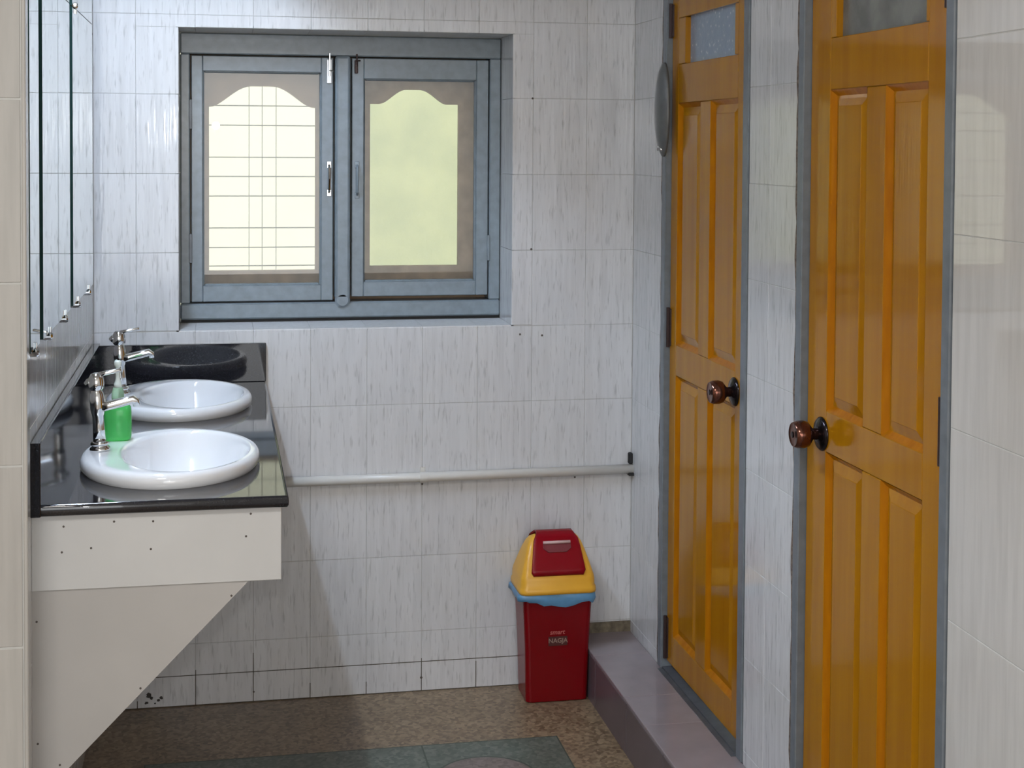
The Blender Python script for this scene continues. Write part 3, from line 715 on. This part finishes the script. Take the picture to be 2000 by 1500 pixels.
# ------------------------------------------------------------------ swing-lid bin
bn = empty('swing_bin', (0.8625, 3.820, 0.0)); tag(bn, 'red plastic bin with yellow swing lid and blue liner beside the step', 'bin')
def rr(cx, cy, z, hx, hy, r=0.015):
    out = []
    for sx, sy, a0 in ((1, 1, 0), (-1, 1, PI/2), (-1, -1, PI), (1, -1, 1.5*PI)):
        for k in range(5):
            a = a0+PI/2*k/4; out.append(Vector((cx+sx*(hx-r)+math.cos(a)*r, cy+sy*(hy-r)+math.sin(a)*r, z)))
    return out
bm = bmesh.new()
loft(bm, [rr(0, 0, z, hx, hy, 0.013) for z, hx, hy in ((0.0005, 0.079, 0.056), (0.003, 0.0815, 0.059), (0.14, 0.0852, 0.063), (0.268, 0.0915, 0.066), (0.285, 0.092, 0.067))])
bmesh.ops.recalc_face_normals(bm, faces=bm.faces[:]); mesh_obj('bin_body', bm, M['red'], bn)
# liner: wavy film folded over the rim
bm = bmesh.new(); rs = []
for z, e in ((0.2935, 0.002), (0.284, 0.0065), (0.272, 0.0085), (0.258, 0.0045)):
    r_ = rr(0, 0, z, 0.092+e, 0.067+e, 0.018)
    m_ = []
    for i in range(len(r_)):
        p, q2 = r_[i], r_[(i+1) % len(r_)]
        kk = 8 if (p-q2).length > 0.03 else 1
        for j in range(kk): m_.append(p.lerp(q2, j/kk))
    for i, p in enumerate(m_):
        ww = math.sin(i*1.3+z*70)+math.sin(i*0.55)
        if z < 0.262: p.z += 0.0045*ww + (0.012 if p.x < -0.05 else 0)
        n_ = Vector((p.x, p.y, 0)).normalized(); p += n_*0.0014*ww*(1 if z < 0.29 else 0)
        if p.x < -0.085 and z < 0.29: p.x -= 0.006
    rs.append(m_)
loft(bm, rs, False, False); bmesh.ops.recalc_face_normals(bm, faces=bm.faces[:]); mesh_obj('bin_liner', bm, M['liner'], bn, True)
# lid: rim, then sloping faces
bm = bmesh.new()
loft(bm, [rr(0, 0, z, hx, hy, r) for z, hx, hy, r in ((0.287, 0.0965, 0.070, 0.02), (0.287, 0.1015, 0.075, 0.02), (0.293, 0.1025, 0.076, 0.02), (0.302, 0.1015, 0.075, 0.02),
          (0.306, 0.0990, 0.072, 0.02), (0.322, 0.0985, 0.0715, 0.018), (0.332, 0.0965, 0.0685, 0.016), (0.360, 0.088, 0.0555, 0.014), (0.392, 0.078, 0.040, 0.013), (0.410, 0.071, 0.028, 0.012), (0.422, 0.063, 0.017, 0.01), (0.427, 0.052, 0.008, 0.006))], True, True)
bmesh.ops.recalc_face_normals(bm, faces=bm.faces[:]); mesh_obj('lid', bm, M['yellow'], bn, True)
# flap: curved red plate wrapping over the crest of the lid
def flap_prof():
    return [(-0.0690, 0.336), (-0.0660, 0.346), (-0.0585, 0.364), (-0.0495, 0.384), (-0.0405, 0.404), (-0.0300, 0.421), (-0.0160, 0.432), (0.0, 0.4355), (0.0160, 0.432), (0.0300, 0.421), (0.0405, 0.404), (0.052, 0.380)]
fp = flap_prof()
def flap_w(z): return 0.073-(z-0.336)*0.16 if z < 0.420 else 0.0595-(z-0.420)*0.75
bm = bmesh.new(); top, bot = [], []
for i, (y, z) in enumerate(fp):
    wv = flap_w(z) - (0.007 if i == 0 else 0.0)
    row = [-1, -0.97, -0.8, -0.35, 0, 0.35, 0.8, 0.97, 1]
    top.append([bm.verts.new((wv*s, y-0.0035, z+0.004-(0.002 if abs(s) == 1 else 0))) for s in row])
    bot.append([bm.verts.new((wv*s, y+0.004, z-0.006)) for s in row])
nr = len(top[0])
for i in range(len(fp)-1):
    for j in range(nr-1):
        bm.faces.new((top[i][j], top[i][j+1], top[i+1][j+1], top[i+1][j])); bm.faces.new((bot[i+1][j], bot[i+1][j+1], bot[i][j+1], bot[i][j]))
    bm.faces.new((top[i+1][0], bot[i+1][0], bot[i][0], top[i][0])); bm.faces.new((top[i][-1], bot[i][-1], bot[i+1][-1], top[i+1][-1]))
for A, Bq in ((top[0], bot[0]), (bot[-1], top[-1])):
    for j in range(nr-1): bm.faces.new((A[j+1], A[j], Bq[j], Bq[j+1]))
bmesh.ops.recalc_face_normals(bm, faces=bm.faces[:]); fo = mesh_obj('lid_flap', bm, M['red_lid'], bn, True)
# finger grip of the flap
bm = bmesh.new()
vs = [Vector((-0.037, -0.0375, 0.4165)), Vector((0.037, -0.0375, 0.4165)), Vector((0.037, -0.0485, 0.4005)), Vector((0.024, -0.0530, 0.3915)), (Vector((-0.024, -0.0530, 0.3915))), Vector((-0.037, -0.0485, 0.4005))]
loft(bm, [[v+Vector((0, -0.001, 0.001)) for v in vs], [v+Vector((0, 0.006, -0.004)) for v in vs]])
bmesh.ops.recalc_face_normals(bm, faces=bm.faces[:]); g = mesh_obj('grip_recess', bm, plain('dull_red_recess', (0.16, 0.02, 0.025), 0.5), fo)
bm = bmesh.new(); tube(bm, [(-0.036, -0.0420, 0.4150), (0.036, -0.0420, 0.4150)], 0.0042, 10); mesh_obj('grip_highlight', bm, plain('pale_pink_highlight', (0.62, 0.42, 0.40), 0.2), fo, True)  # pale bar stands for the highlight on the grip recess
# printed mark on the front of the body
def text(body, size, loc, mat, name, bold=0.0, shear=0.0):
    cu = bpy.data.curves.new(name, 'FONT'); cu.body = body; cu.size = size; cu.align_x = 'CENTER'; cu.extrude = 0.0002; cu.offset = bold; cu.shear = shear
    o = bpy.data.objects.new(name, cu); C.objects.link(o)
    dg = bpy.context.evaluated_depsgraph_get(); me = bpy.data.meshes.new_from_object(o.evaluated_get(dg))
    bpy.data.objects.remove(o)
    r = bpy.data.objects.new(name, me); C.objects.link(r); me.materials.clear(); me.materials.append(mat)
    r.parent = bn; r.location = loc; r.rotation_euler = (PI/2-math.radians(1.6), 0, 0); return r
yf = -0.0645
text('smart', 0.0170, (-0.002, yf-0.0003, 0.1800), M['letter_pink'], 'lettering', 0.0003, 0.2)
bm = bmesh.new(); bx(bm, (-0.025, yf-0.0009, 0.150), (0.025, yf+0.002, 0.174), 0.0005); mesh_obj('print_block', bm, M['letter_dark'], bn)
text('NAGJA', 0.0165, (0.0, yf-0.0012, 0.1580), M['letter_grey'], 'lettering', 0.0002)
